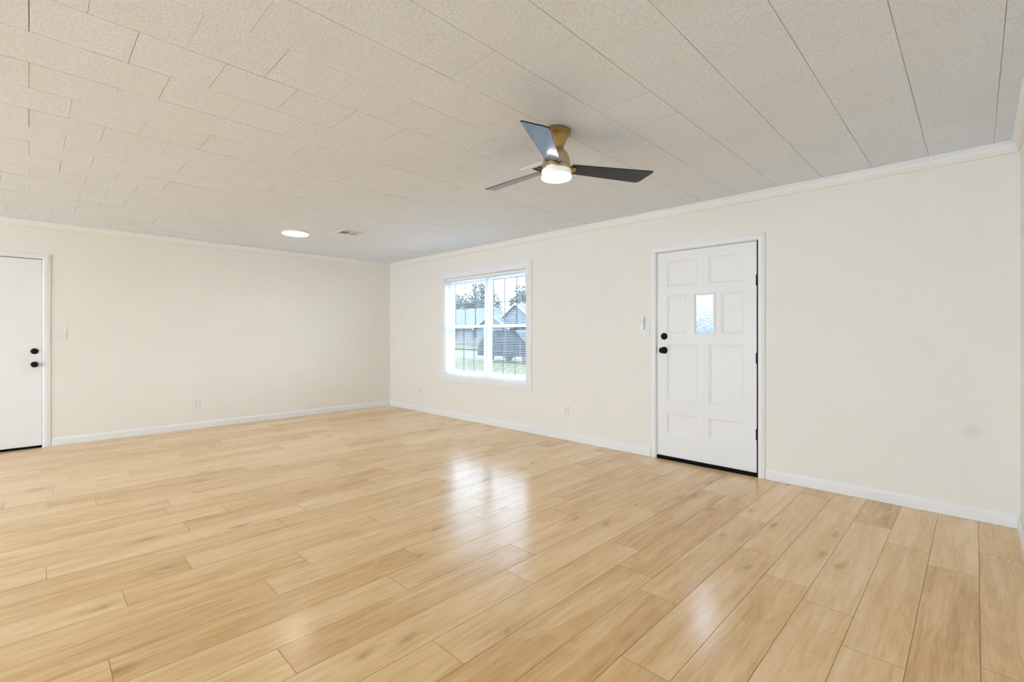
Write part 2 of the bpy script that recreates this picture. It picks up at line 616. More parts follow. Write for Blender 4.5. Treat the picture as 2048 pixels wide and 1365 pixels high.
# floor: every plank laid as its own face with a thin seam
def build_floor():
    bm = bmesh.new()
    uvl = bm.loops.layers.uv.new('grain')
    tone = bm.faces.layers.float.new('tone')
    W0, PL = .1946, 1.284
    known = {0: -1.02, 1: -.835, 2: -1.86, 3: -1.73, 4: -2.778, 5: -2.305, 6: -2.167, 7: -3.224, 8: -2.625, 9: -3.676,
             10: -3.085, 11: -2.857, 12: -3.534, 13: -3.305, 14: -4.04, 15: -3.757, 16: -3.202, 17: -3.005, 18: -3.65,
             19: -3.39, 20: -3.69}
    rr = random.Random(21)
    g = .0011
    d = .0012
    for k in range(-1, 38):
        xa = 7.223 - W0 * (k + 1)
        xb = 7.223 - W0 * k
        xa, xb = max(xa, 0), min(xb, RX)
        if xb - xa < .01:
            continue
        ph = known.get(k, -rr.uniform(1.5, 4))
        y = ph
        while y < 0:
            y += PL
        while y > RY:
            yb, ya = min(y, 0), max(y - PL, RY)
            y -= PL
            if yb - ya < .003:
                continue
            ox, oy = rr.uniform(0, 60), rr.uniform(0, 60)
            tn = rr.random()
            fl = rr.random() < .5
            outer = [(xa, ya), (xb, ya), (xb, yb), (xa, yb)]
            inner = [(xa + g, ya + g), (xb - g, ya + g), (xb - g, yb - g), (xa + g, yb - g)]
            vo = [bm.verts.new((p[0], p[1], -d)) for p in outer]
            vi = [bm.verts.new((p[0], p[1], 0)) for p in inner]
            fs = [bm.faces.new(vi)]
            for i in range(4):
                f = bm.faces.new((vo[i], vo[(i + 1) % 4], vi[(i + 1) % 4], vi[i]))
                f.material_index = 1
                fs.append(f)
            for f in fs:
                f[tone] = tn
                for l in f.loops:
                    u, v = l.vert.co.x - xa, l.vert.co.y - ya
                    if fl:
                        u, v = -u, -v
                    l[uvl].uv = (u + ox, v + oy)
    box(bm, -.1, RX + .1, RY - .1, .1, -.12, -.0125)
    o = finish('floor', bm, [M['floor'], M['floor_gap']])
    tag(o, 'light oak laminate plank floor with a satin sheen', 'floor', kind='structure')


build_floor()


# ceiling: square fibre tiles in a running bond, each a little out of true
def build_ceiling():
    bm = bmesh.new()
    tone = bm.faces.layers.float.new('tone')
    T = .3118
    rr = random.Random(5)
    for k in range(-1, 24):
        xb, xa = 7.292 - .3113 * k, 7.292 - .3113 * (k + 1)
        xa, xb = max(xa, 0), min(xb, RX)
        if xb - xa < .01:
            continue
        ph = .92 if k % 2 == 0 else .42
        n = -2
        rowz = rr.uniform(-.0004, .0004)
        while True:
            yb = -(n + ph) * .3125 + rr.uniform(-.001, .001)
            ya = -(n + 1 + ph) * .3125
            n += 1
            if ya > 0:
                continue
            if yb < RY:
                break
            yb, ya = min(yb, 0), max(ya, RY)
            if yb - ya < .006:
                continue
            z = H + rowz
            cs = [rr.uniform(-.0005, .0005) for _ in range(4)]
            g = [rr.choice((.0004, .0007, .0012)) for _ in range(4)]   # bottom, right, top, left gap widths
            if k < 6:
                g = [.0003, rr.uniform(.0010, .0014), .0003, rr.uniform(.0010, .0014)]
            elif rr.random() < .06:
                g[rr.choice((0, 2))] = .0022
            inner = [(xa + g[3], ya + g[0]), (xb - g[1], ya + g[0]), (xb - g[1], yb - g[2]), (xa + g[3], yb - g[2])]
            outer = [(xa, ya), (xb, ya), (xb, yb), (xa, yb)]
            vi = [bm.verts.new((p[0], p[1], z + cs[i])) for i, p in enumerate(inner)]
            vo = [bm.verts.new((p[0], p[1], H + .004)) for p in outer]
            tn = rr.random()
            fs = [bm.faces.new(vi[::-1])]
            for i in range(4):
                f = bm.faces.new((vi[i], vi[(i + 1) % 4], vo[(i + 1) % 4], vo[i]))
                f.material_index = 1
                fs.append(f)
            for f in fs:
                f[tone] = tn
    box(bm, -.1, RX + .1, RY - .1, .1, H + .005, H + .028)
    o = finish('ceiling', bm, [M['ceiling'], M['ceiling_gap_shade']])
    tag(o, 'pale grey ceiling of square fibre tiles in staggered rows', 'ceiling', kind='structure')


build_ceiling()


# crown moulding: a white cove above a cream painted bead
def crown_profile(s=1):
    white = [(0, H - .001), (s * .040, H - .001), (s * .040, H - .008), (s * .030, H - .016), (s * .022, H - .030), (s * .018, H - .046), (0, H - .046)]
    cream = [(0, H - .046), (s * .017, H - .046), (s * .014, H - .054), (s * .010, H - .066), (s * .010, H - .074), (0, H - .075)]
    return white, cream


def crown(axis, a, b, off, s):
    def fn(bm):
        w, c = crown_profile(s)
        prism(bm, [(off + p[0], p[1]) for p in w], axis, a, b, 0)
        prism(bm, [(off + p[0], p[1]) for p in c], axis, a, b, 1)
    return fn


struct('trim_1', crown('x', .002, RX - .002, -.001, -1), [M['trim'], M['bead']], 'white crown moulding above the window and front door', 'moulding')
struct('trim_2', crown('y', RY, -.042, .001, 1), [M['trim'], M['bead']], 'white crown moulding above the plain side door', 'moulding')
struct('trim_3', crown('y', RY, -.042, RX - .001, -1), [M['trim'], M['bead']], 'white crown moulding along the right edge wall', 'moulding')


def base_profile(s):
    return [(0, .0015), (s * .014, .0015), (s * .014, .066), (s * .011, .076), (s * .006, .083), (s * .005, .088), (0, .088)]


def baseboard(name, axis, off, s, spans, label):
    def fn(bm):
        for a, b in spans:
            prism(bm, [(off + p[0], p[1]) for p in base_profile(s)], axis, a, b)
    struct(name, fn, M['trim'], label, 'baseboard')


baseboard('baseboard_back', 'x', -.001, -1, [(.001, 4.893), (5.952, RX - .001)], 'white baseboard under the window and beside the front door')
baseboard('baseboard_left', 'y', .001, 1, [(-4.180, -.016), (RY, -5.245)], 'white baseboard along the wall with the side door')
baseboard('baseboard_right', 'y', RX - .001, -1, [(RY, -.016)], 'white baseboard along the right edge wall')


# door casings: moulded profile, mitred round the opening
def casing_back(bm, x0, x1, z1, w, zb, t=.016, bottom=False, wt=None, wb=None):
    wt = wt or w
    wb = wb or w
    prof = [(0, .0), (0, .010), (.006, t), (w * .62, t), (w * .72, t - .004), (w - .006, t - .003), (w, t - .008), (w, 0)]

    def run(P0, P1, dir_out, m0, m1, width):
        # P0->P1 along the inner edge; dir_out = outward unit (x,z); m0,m1 = lengthening per unit width at the ends
        d = (P1 - P0).normalized()
        sc = width / w
        A, B = [], []
        for u, h in prof:
            u *= sc
            a = P0 + dir_out * u - d * (u * m0)
            b = P1 + dir_out * u + d * (u * m1)
            A.append(bm.verts.new((a.x, -.001 - h, a.y)))
            B.append(bm.verts.new((b.x, -.001 - h, b.y)))
        n = len(A)
        fs = [bm.faces.new(A), bm.faces.new(B)]
        for i in range(n):
            fs.append(bm.faces.new((A[i], A[(i + 1) % n], B[(i + 1) % n], B[i])))
        bmesh.ops.recalc_face_normals(bm, faces=fs)
    V = Vector
    run(V((x0, zb)), V((x0, z1)), V((-1, 0)), (wb / w if bottom else 0), wt / w, w)
    run(V((x1, zb)), V((x1, z1)), V((1, 0)), (wb / w if bottom else 0), wt / w, w)
    run(V((x0, z1)), V((x1, z1)), V((0, 1)), w / wt, w / wt, wt)
    if bottom:
        run(V((x0, zb)), V((x1, zb)), V((0, -1)), w / wb, w / wb, wb)


# ------------------------------------------------------------------ front door
d1 = thing('door_1', 'white eight panel front door with a small frosted glass light and black hardware', 'door', (5.42, .03, 0), kind='structure')
SX0, SX1, SZ0, SZ1 = 4.959, 5.872, .036, 2.021
SF = .006     # y of the slab's room face


def slab_panels(bm):
    holes = [(5.064, 5.365, 1.682, 1.932), (5.466, 5.767, 1.682, 1.932),
             (5.064, 5.253, 1.228, 1.602), (5.578, 5.767, 1.228, 1.602),
             (5.064, 5.365, .580, 1.126), (5.466, 5.767, .580, 1.126),
             (5.064, 5.365, .258, .458), (5.466, 5.767, .258, .458)]
    glass = (5.333, 5.513, 1.221, 1.597)
    xs = sorted({SX0, SX1, *[h[i] for h in holes + [glass] for i in (0, 1)]})
    zs = sorted({SZ0, SZ1, *[h[i] for h in holes + [glass] for i in (2, 3)]})
    vd = {}

    def vv(x, y, z):
        k = (round(x, 4), round(y, 4), round(z, 4))
        if k not in vd:
            vd[k] = bm.verts.new((x, y, z))
        return vd[k]
    BK = SF + .040
    for i in range(len(xs) - 1):
        for j in range(len(zs) - 1):
            mx_, mz = (xs[i] + xs[i + 1]) / 2, (zs[j] + zs[j + 1]) / 2
            inside = any(h[0] < mx_ < h[1] and h[2] < mz < h[3] for h in holes + [glass])
            ing = glass[0] < mx_ < glass[1] and glass[2] < mz < glass[3]
            if not inside:
                bm.faces.new((vv(xs[i], SF, zs[j]), vv(xs[i + 1], SF, zs[j]), vv(xs[i + 1], SF, zs[j + 1]), vv(xs[i], SF, zs[j + 1])))
            if not ing:
                bm.faces.new((vv(xs[i], BK, zs[j]), vv(xs[i], BK, zs[j + 1]), vv(xs[i + 1], BK, zs[j + 1]), vv(xs[i + 1], BK, zs[j])))

    def band(a, b, ya, yb):
        A = [(a[0], a[2]), (a[1], a[2]), (a[1], a[3]), (a[0], a[3])]
        B = [(b[0], b[2]), (b[1], b[2]), (b[1], b[3]), (b[0], b[3])]
        for q in range(4):
            r = (q + 1) % 4
            bm.faces.new((bm.verts.new((A[q][0], ya, A[q][1])), bm.verts.new((A[r][0], ya, A[r][1])),
                          bm.verts.new((B[r][0], yb, B[r][1])), bm.verts.new((B[q][0], yb, B[q][1]))))

    def shr(a, s):
        return (a[0] + s, a[1] - s, a[2] + s, a[3] - s)
    for h in holes:
        band(h, shr(h, .0015), SF, SF + .006)
        band(shr(h, .0015), shr(h, .010), SF + .006, SF + .0075)
        band(shr(h, .010), shr(h, .021), SF + .0075, SF + .0135)
        q = shr(h, .021)
        bm.faces.new([bm.verts.new((x, SF + .0135, z)) for x, z in ((q[0], q[2]), (q[1], q[2]), (q[1], q[3]), (q[0], q[3]))])
    band(glass, glass, SF, BK)
    band((SX0, SX1, SZ0, SZ1), (SX0, SX1, SZ0, SZ1), SF, BK)
    bmesh.ops.recalc_face_normals(bm, faces=[f for f in bm.faces])
    bmesh.ops.remove_doubles(bm, verts=bm.verts, dist=.00005)


part('door_panel', slab_panels, M['door'], d1)


def picture_frame(bm, x0, x1, z0, z1, w, ya, yb, bev=.002):
    box(bm, x0, x1, ya, yb, z0, z0 + w, bev)
    box(bm, x0, x1, ya, yb, z1 - w, z1, bev)
    box(bm, x0, x0 + w, ya, yb, z0 + w, z1 - w, bev)
    box(bm, x1 - w, x1, ya, yb, z0 + w, z1 - w, bev)


def glass_bead(bm):
    picture_frame(bm, 5.323, 5.523, 1.211, 1.607, .015, SF - .007, SF - .0002)
    picture_frame(bm, 5.3345, 5.5115, 1.2225, 1.5955, .012, SF, SF + .014)


gf = part('glazing_bead', glass_bead, M['trim'], d1)
part('glass', lambda bm: box(bm, 5.336, 5.510, SF + .016, SF + .021, 1.224, 1.594), M['rain_glass'], d1,
     label='bright textured privacy glass')


def jamb1(bm):
    # lining and stop
    for x0, x1 in ((DX0 + .001, SX0 - .003), (SX1 + .0140, DX1 - .001)):
        box(bm, x0, x1, .0, WT, .0, DZ - .001, .001)
    box(bm, DX0 + .02, DX1 - .02, .0, WT, SZ1 + .004, DZ - .001, .001)
    box(bm, SX0 - .003, SX0 + .010, SF + .043, SF + .056, .0, SZ1 + .003)
    box(bm, SX1 - .010, SX1 + .0140, SF + .043, SF + .056, .0, SZ1 + .003)
    box(bm, SX0 + .010, SX1 - .010, SF + .043, SF + .056, SZ1 - .010, SZ1 + .003)


part('jamb', jamb1, M['trim'], d1)
part('casing', lambda bm: casing_back(bm, 4.951, 5.888, 2.031, .054, .001), M['trim'], d1, label='white moulded casing')


def weatherstrip(bm):
    box(bm, SX1 + .0008, SX1 + .0136, SF + .002, SF + .040, .037, SZ1 + .006)
    box(bm, SX0 - .0028, SX0 - .0006, SF + .008, SF + .040, .037, SZ1 - .002)
    box(bm, SX0, SX1, SF + .008, SF + .040, SZ1 + .0006, SZ1 + .0038)


part('weatherstrip', weatherstrip, M['gap'], d1, label='dark weatherstrip in the gap')
part('door_sweep', lambda bm: (box(bm, SX0 - .002, SX1 + .013, SF - .010, SF + .06, .0006, .035, .002),
                                 box(bm, SX0 - .002, SX1 + .013, .002, .15, -.0122, .010)), M['rubber'], d1,
     label='black rubber sweep and threshold')


def hinge(zc):
    def fn(bm):
        for q in range(3):
            lathe(bm, [(0, zc - .046 + q * .031), (.0062, zc - .046 + q * .031), (.0062, zc - .017 + q * .031), (0, zc - .017 + q * .031)],
                  SX1 + .005, SF - .0066, 16)
        lathe(bm, [(0, zc - .052), (.004, zc - .050), (.004, zc + .050), (0, zc + .052)], SX1 + .005, SF - .0066, 12)
        box(bm, SX1 - .006, SX1 + .005, SF - .0022, SF - .0003, zc - .045, zc + .045)
    return fn


for zc in (1.687, 1.017, .364):
    part('hinge', hinge(zc), M['black'], d1, smooth=True, label='black butt hinge')


def knob_y(cx, cz, y, kind):
    def fn(bm):
        if kind == 'bolt':
            lathe(bm, [(0, y), (.033, y), (.033, y - .006), (.029, y - .013), (.024, y - .016), (.0, y - .016)], cx, 0, 40, axis='y', cz=cz)
            box(bm, cx - .017, cx + .017, y - .030, y - .015, cz - .0055, cz + .0055, .003, 0, 2)
        else:
            lathe(bm, [(0, y), (.034, y), (.034, y - .004), (.030, y - .009), (.014, y - .012), (.012, y - .030), (.020, y - .036),
                       (.027, y - .046), (.0285, y - .054), (.026, y - .062), (.018, y - .067), (0, y - .068)], cx, 0, 40, axis='y', cz=cz)
    return fn


part('deadbolt', knob_y(5.031, 1.203, SF - .0002, 'bolt'), M['black'], d1, smooth=True, label='round black deadbolt with thumb turn')
part('door_knob', knob_y(5.031, 1.066, SF - .0002, 'knob'), M['black'], d1, smooth=True, label='round black door knob')
part('strike_plate', lambda bm: box(bm, SX0 - .0065, SX0 - .0031, -.0005, SF + .02, 1.036, 1.096, .0004), M['black'], d1, label='black strike plate')


# ------------------------------------------------------------------ side door (left wall, frame edge)
d2 = thing('door_2', 'plain flush white door at the left edge with two round black knobs', 'door', (-.03, -4.71, 0), kind='structure')
QY0, QY1, QZ0, QZ1 = -5.168, -4.254, .024, 2.030
part('door_panel', lambda bm: box(bm, -.046, -.006, QY0, QY1, QZ0, QZ1, .0012), M['door'], d2)


def jamb2(bm):
    box(bm, -WT, 0, LY1 - .0135, LY1 - .001, 0, LZ - .001, .001)
    box(bm, -WT, 0, LY0 + .001, LY0 + .0135, 0, LZ - .001, .001)
    box(bm, -WT, 0, LY0 + .0135, LY1 - .0135, QZ1 + .006, LZ - .001, .001)
    box(bm, -.062, -.049, QY1 - .012, QY1 + .004, 0, QZ1 + .005)
    box(bm, -.062, -.049, QY0 - .004, QY0 + .012, 0, QZ1 + .005)
    box(bm, -.062, -.049, QY0 + .012, QY1 - .012, QZ1 - .012, QZ1 + .005)


part('jamb', jamb2, M['trim'], d2)


def casing2(bm):
    casing_back(bm, 4.246, 5.176, 2.041, .056, .001)
    # turn the back-wall casing onto the left wall: (x, y) -> (-y, -x)
    for v in bm.verts:
        v.co = Vector((-v.co.y, -v.co.x, v.co.z))


part('casing', casing2, M['trim'], d2, label='white moulded casing')


def strip2(bm):
    box(bm, -.040, -.012, QY1 + .0006, QY1 + .0034, .03, QZ1)
    box(bm, -.040, -.010, QY0, QY1, QZ1 + .001, QZ1 + .005)


part('weatherstrip', strip2, M['gap'], d2, label='dark weatherstrip in the gap')
part('door_sweep', lambda bm: (box(bm, -.06, .004, QY0, QY1, .0006, .0225, .002), box(bm, -.15, -.002, QY0, QY1, -.0122, .010)), M['rubber'], d2, label='black rubber threshold')


def knob_x(cyy, cz, x, r):
    def fn(bm):
        lathe(bm, [(0, x), (r, x), (r, x + .005), (r * .88, x + .011), (r * .5, x + .014), (0, x + .015)], 0, cyy, 40, axis='x', cz=cz)
        lathe(bm, [(0, x + .012), (r * .34, x + .013), (r * .34, x + .032), (r * .62, x + .037), (r * .84, x + .046), (r * .86, x + .052),
                   (r * .76, x + .060), (0, x + .064)], 0, cyy, 40, axis='x', cz=cz)
    return fn


part('deadbolt', lambda bm: (lathe(bm, [(0, -.0058), (.031, -.0058), (.031, .002), (.026, .010), (0, .011)], 0, -4.313, 40, axis='x', cz=1.041),
                             box(bm, .010, .024, -4.319, -4.307, 1.026, 1.056, .003, 0, 2)), M['black'], d2, smooth=True, label='round black deadbolt')
part('door_knob', knob_x(-4.313, .899, -.0058, .031), M['black'], d2, smooth=True, label='round black door knob')
part('strike_plate', lambda bm: box(bm, -.02, .0005, QY1 + .004, QY1 + .0045, .872, .926), M['black'], d2, label='black strike plate')


# ------------------------------------------------------------------ window
w1 = thing('window_1', 'white twin double hung window with dark muntins in a wide white casing', 'window', ((WX0 + WX1) / 2, .08, WZ0), kind='structure')
part('casing', lambda bm: casing_back(bm, WX0 + .004, WX1 - .004, WZ1 - .010, .090, WZ0 + .004, t=.018, bottom=True, wt=.106, wb=.088),
     M['trim'], w1, label='wide white casing')


def wjamb(bm):
    box(bm, WX0 + .001, WX0 + .016, .0, WT, WZ0 + .001, WZ1 - .001)
    box(bm, WX1 - .016, WX1 - .001, .0, WT, WZ0 + .001, WZ1 - .001)
    box(bm, WX0 + .016, WX1 - .016, .0, WT, WZ1 - .013, WZ1 - .001)
    box(bm, WX0 + .016, WX1 - .016, .0, WT, WZ0 + .001, WZ0 + .013)


part('jamb', wjamb, M['vinyl'], w1)
ZM = 1.337   # meeting rail centre
UN = [(WX0 + .016, 2.368), (2.372, WX1 - .016)]


def wframe(bm):
    for a, b in UN:
        picture_frame(bm, a, b, WZ0 + .013, WZ1 - .013, .040, .085, .156, .002)


part('window_frame', wframe, M['vinyl'], w1)
for a, b in UN:
    a2, b2 = a + .036, b - .036
    zu0, zu1 = ZM - .018, WZ1 - .045
    zl0, zl1 = WZ0 + .045, ZM + .018

    def upper(bm):
        picture_frame(bm, a2, b2, zu0, zu1, .034, .126, .150, .002)
    su = part('sash', upper, M['vinyl'], w1, label='upper sash')

    def lower(bm):
        picture_frame(bm, a2, b2, zl0, zl1, .038, .098, .122, .002)
        box(bm, a2 + .038, b2 - .038, .094, .099, zl1 - .030, zl1 - .012, .002)
        box(bm, (a2 + b2) / 2 - .03, (a2 + b2) / 2 + .03, .084, .098, zl1 - .004, zl1 + .006, .002)
    sl = part('sash', lower, M['vinyl'], w1, label='lower sash')
    part('glass', lambda bm: box(bm, a2 + .033, b2 - .033, .136, .139, zu0 + .033, zu1 - .033), M['glass'], su)
    part('glass', lambda bm: box(bm, a2 + .037, b2 - .037, .108, .111, zl0 + .037, zl1 - .037), M['glass'], sl)

    def muntin(x0, x1, z0, z1, y, edge):
        def fn(bm):
            w_ = .0065
            for q in (1, 2):
                x = x0 + (x1 - x0) * q / 3
                box(bm, x - w_, x + w_, y, y + .006, z0, z1)
            zc = (z0 + z1) / 2
            box(bm, x0, x1, y, y + .006, zc - w_, zc + w_)
            if edge:
                box(bm, x0 + .0005, x0 + .009, y, y + .005, z0, z1)
            box(bm, x0, x1, y, y + .005, z1 - .006, z1 - .0005)
        return fn
    part('muntin', muntin(a2 + .034, b2 - .034, zu0 + .034, zu1 - .034, .1405, True), M['grid'], su, label='dark muntin grid')
    part('muntin', muntin(a2 + .038, b2 - .038, zl0 + .038, zl1 - .038, .1125, False), M['grid'], sl, label='dark muntin grid')


# mini blinds
def blind(x0, x1, label):
    root = thing('mini_blind', label, 'blind', ((x0 + x1) / 2, .045, WZ1 - .014), group='white mini blinds in the window')
    zt = WZ1 - .016

    def head(bm):
        box(bm, x0, x1, .020, .056, zt - .032, zt, .0015)
        box(bm, x0 - .001, x0 + .004, .018, .058, zt - .034, zt)
        box(bm, x1 - .004, x1 + .001, .018, .058, zt - .034, zt)
    part('headrail', head, M['blind'], root)
    z0, z1 = WZ0 + .045, zt - .045
    n = 64

    def slats(bm):
        for q in range(n):
            z = z0 + (z1 - z0) * q / (n - 1)
            tilt = .0
            pr = []
            for s_ in (-1, -.5, 0, .5, 1):
                pr.append((.038 + s_ * .0125, z + (1 - s_ * s_) * .0016 + s_ * .0125 * tilt))
            out = pr + [(p[0], p[1] - .0005) for p in reversed(pr)]
            prism(bm, out, 'x', x0 + .003, x1 - .003)
    part('slats', slats, M['blind'], root)
    part('bottom_rail', lambda bm: box(bm, x0 + .002, x1 - .002, .027, .049, z0 - .028, z0 - .014, .003, 0, 2), M['blind'], root)

    def cords(bm):
        for f in (.16, .5, .84):
            x = x0 + (x1 - x0) * f
            for yy in (.0245, .0515):
                lathe(bm, [(.0006, z0 - .016), (.0006, zt - .03)], x, yy, 6)
    part('ladder_cord', cords, M['cord'], root)
    return root


blind(WX0 + .022, 2.366, 'white horizontal mini blind in the left half of the window')
blind(2.374, WX1 - .022, 'white horizontal mini blind in the right half of the window')


# ------------------------------------------------------------------ ceiling fan
FX, FY = 5.419, -2.141
fan = thing('ceiling_fan', 'flush mount ceiling fan with three black blades, gold body and lit round lamp', 'fan', (FX, FY, H - .001))


def prof_canopy(bm):
    lathe(bm, [(0, H - .0012), (.083, H - .0012), (.0855, H - .004), (.0855, H - .026), (.083, H - .029), (.078, H - .031),
               (.066, H - .048), (.056, H - .066), (.048, H - .085), (.043, H - .100), (.0405, H - .108), (0, H - .108)], FX, FY, 64)


part('canopy', prof_canopy, M['brass'], fan, smooth=True, label='brushed gold ceiling canopy')


for a_ in (-.35, 1.2, 2.8, 4.35):
    part('screw', lambda bm: bmesh.ops.create_icosphere(bm, subdivisions=2, radius=.0032, matrix=Matrix.Translation(
        (FX + math.cos(a_) * .0855, FY + math.sin(a_) * .0855, H - .015))), M['slot'], fan, smooth=True)


def prof_house(bm):
    lathe(bm, [(0, 2.331), (.0415, 2.331), (.0445, 2.326), (.053, 2.316), (.064, 2.302), (.073, 2.284), (.079, 2.264), (.082, 2.246),
               (.0825, 2.234), (.079, 2.231), (0, 2.231)], FX, FY, 64)


part('motor_housing', prof_house, M['lamplit'], fan, smooth=True, label='pale champagne gold bell shaped motor housing, lamp glow put into its colour')


def prof_hub(bm):
    lathe(bm, [(0, 2.231), (.074, 2.2305), (.074, 2.227), (.083, 2.2265), (.0845, 2.222), (.0845, 2.204), (.083, 2.201), (0, 2.201)], FX, FY, 64)


part('hub', prof_hub, M['lamplit'], fan, smooth=True, label='pale champagne gold blade hub, lamp glow put into its colour')
lk = part('lamp_ring', lambda bm: lathe(bm, [(0, 2.2005), (.0865, 2.2003), (.0885, 2.197), (.0890, 2.170), (.0885, 2.167), (0, 2.167)], FX, FY, 64),
          M['lampside'], fan, smooth=True, label='white lamp ring')
part('lamp_diffuser', lambda bm: lathe(bm, [(.0880, 2.1665), (.0890, 2.158), (.0865, 2.153), (.075, 2.149), (.04, 2.1465), (0, 2.146)], FX, FY, 64),
     M['lampface'], fan, smooth=True, label='glowing round diffuser')


def round_poly(pts, rads, n=7):
    out = []
    N = len(pts)
    for i in range(N):
        p, a, b = Vector(pts[i]), Vector(pts[i - 1]), Vector(pts[(i + 1) % N])
        r = rads[i]
        if r <= 0:
            out.append(tuple(p)); continue
        d1_, d2_ = (a - p).normalized(), (b - p).normalized()
        p0, p1 = p + d1_ * r, p + d2_ * r
        for k in range(n + 1):
            t_ = k / n
            q = p0 * (1 - t_) ** 2 + p * 2 * t_ * (1 - t_) + p1 * t_ ** 2
            out.append(tuple(q))
    return out


BLZ = 2.219
for ang in (61.0, -60.6, 178.3):
    # outline in blade space: x outwards, y anticlockwise seen from above; the clockwise edge is longer and higher
    outl = round_poly([(.088, -.046), (.628, -.072), (.588, .070), (.088, .046)], [.004, .018, .030, .004])
    Mx = Matrix.Translation((FX, FY, BLZ)) @ Matrix.Rotation(math.radians(ang), 4, 'Z') @ Matrix.Rotation(math.radians(-13), 4, 'X')

    def blade(bm):
        prism(bm, outl, 'z', -.003, .003)
        es = [e for e in bm.edges if abs(e.verts[0].co.z - e.verts[1].co.z) < 1e-6]
        bmesh.ops.bevel(bm, geom=es, offset=.0012, segments=1, affect='EDGES')
        bmesh.ops.transform(bm, matrix=Mx, verts=bm.verts)
    b_ = part('blade', blade, M['blade'], fan, label='black satin blade')

    def bracket(bm):
        prism(bm, round_poly([(.070, -.030), (.118, -.026), (.130, 0), (.118, .026), (.070, .030)], [0, .008, .02, .008, 0]), 'z', -.0075, -.0032)
        box(bm, .070, .092, -.026, .026, -.0075, .006, .001)
        bmesh.ops.transform(bm, matrix=Mx, verts=bm.verts)
    part('blade_bracket', bracket, M['brass'], b_, label='gold blade bracket')


# ------------------------------------------------------------------ flush disc lights
def disc_light(x, y, label):
    t = thing('ceiling_light', label, 'light', (x, y, H - .001), group='flush round ceiling lights')
    part('rim', lambda bm: lathe(bm, [(0, H - .0015), (.149, H - .0015), (.149, H - .018), (.146, H - .021), (.142, H - .021), (.142, H - .012), (0, H - .012)], x, y, 64),
         M['plate'], t, smooth=True)
    part('lamp_diffuser', lambda bm: lathe(bm, [(.1415, H - .0125), (.1415, H - .024), (.137, H - .028), (.10, H - .030), (0, H - .031)], x, y, 64),
         M['lampface'], t, smooth=True, label='glowing round diffuser')


disc_light(1.435, -2.135, 'lit round flush ceiling light at the far end of the room')
disc_light(3.6, -6.3, 'added round flush ceiling light, unseen behind the camera, to even the light')  # extra unseen lamp, added to even out the room light


# ------------------------------------------------------------------ ceiling registers
def vent(x, y, label):
    t = thing('ceiling_vent', label, 'vent', (x, y, H - .001), group='white ceiling registers')
    zt = H - .0015

    def plate(bm):
        # frame with a 2 x 2 set of openings: two deep ones (low x) and two slots (high x)
        xs = [-.165, -.095, .038, .070, .100, .165]
        ys = [-.145, -.108, -.006, .006, .108, .145]
        opening = {(1, 1), (1, 3), (3, 1), (3, 3)}
        for i in range(5):
            for j in range(5):
                if (i, j) in opening:
                    continue
                box(bm, x + xs[i], x + xs[i + 1], y + ys[j], y + ys[j + 1], zt - .007, zt)
        for s in (-1, 1):   # turned-down lip
            prism(bm, [(x + s * .165, zt), (x + s * .171, zt), (x + s * .165, zt - .007)], 'y', y - .145, y + .145)
            prism(bm, [(y + s * .145, zt), (y + s * .151, zt), (y + s * .145, zt - .007)], 'x', x - .165, x + .165)
    part('faceplate', plate, M['vent'], t)

    def dark(bm):
        box(bm, x - .095, x + .038, y - .108, y - .006, zt - .0015, zt - .0005)
        box(bm, x + .070, x + .100, y - .108, y + .108, zt - .0015, zt - .0005)
    part('duct_opening', dark, M['duct'], t, label='dark duct opening')

    def damp(bm):
        box(bm, x - .098, x + .028, y + .008, y + .106, zt - .004, zt - .002, .001)
        for q in range(3):
            box(bm, x - .098 + q * .040, x - .094 + q * .040, y - .106, y - .008, zt - .0062, zt - .0016)
    part('damper', damp, M['damper'], t, label='grey damper plate')


vent(1.89, -1.675, 'white ceiling register with a dark opening beside the far round light')
vent(4.985, -1.672, 'white ceiling register half hidden behind the ceiling fan')


# ------------------------------------------------------------------ switches, outlets, remote
def T_back(cx, cz):
    return lambda u, v, h: (cx + u, -.001 - h, cz + v)


def T_left(cyy, cz):
    # seen from the room, right on the left wall is +y
    return lambda u, v, h: (.001 + h, cyy + u, cz + v)


def tbox(bm, T, u0, u1, v0, v1, h0, h1, bev=0):
    a, b = T(u0, v0, h0), T(u1, v1, h1)
    box(bm, min(a[0], b[0]), max(a[0], b[0]), min(a[1], b[1]), max(a[1], b[1]), min(a[2], b[2]), max(a[2], b[2]), bev, 0, 2 if bev else 1)


def outlet(T, loc, label, m, group='wall outlets'):
    t = thing('wall_outlet', label, 'outlet', loc, group=group)

    def pl(bm):
        tbox(bm, T, -.036, .036, -.058, .058, 0, .006, .0022)
    part('faceplate', pl, m, t)
    for s in (-1, 1):
        def rc(bm):
            tbox(bm, T, -.0165, .0165, s * .0195 - .0145, s * .0195 + .0145, .0055, .0088, .0012)
        r_ = part('receptacle', rc, m, t)

        def sl_(bm):
            tbox(bm, T, -.0082, -.0052, s * .0195 - .002, s * .0195 + .008, .0084, .0091)
            tbox(bm, T, .0052, .0082, s * .0195 - .001, s * .0195 + .008, .0084, .0091)
            tbox(bm, T, -.0028, .0028, s * .0195 - .0105, s * .0195 - .005, .0084, .0091)
        part('slot', sl_, M['slot'], r_)
    part('screw', lambda bm: tbox(bm, T, -.003, .003, -.003, .003, .0055, .0072, .001), M['screw'], t)


outlet(T_left(-2.838, .327), (.001, -2.838, .327), 'white wall outlet low on the side door wall', M['plate'])
outlet(T_back(.910, .336), (.910, -.001, .336), 'faint wall outlet near the room corner, left of the window', M['plate_paint'])
outlet(T_back(3.826, .341), (3.826, -.001, .341), 'wall outlet low between the window and the front door', M['plate_paint'])


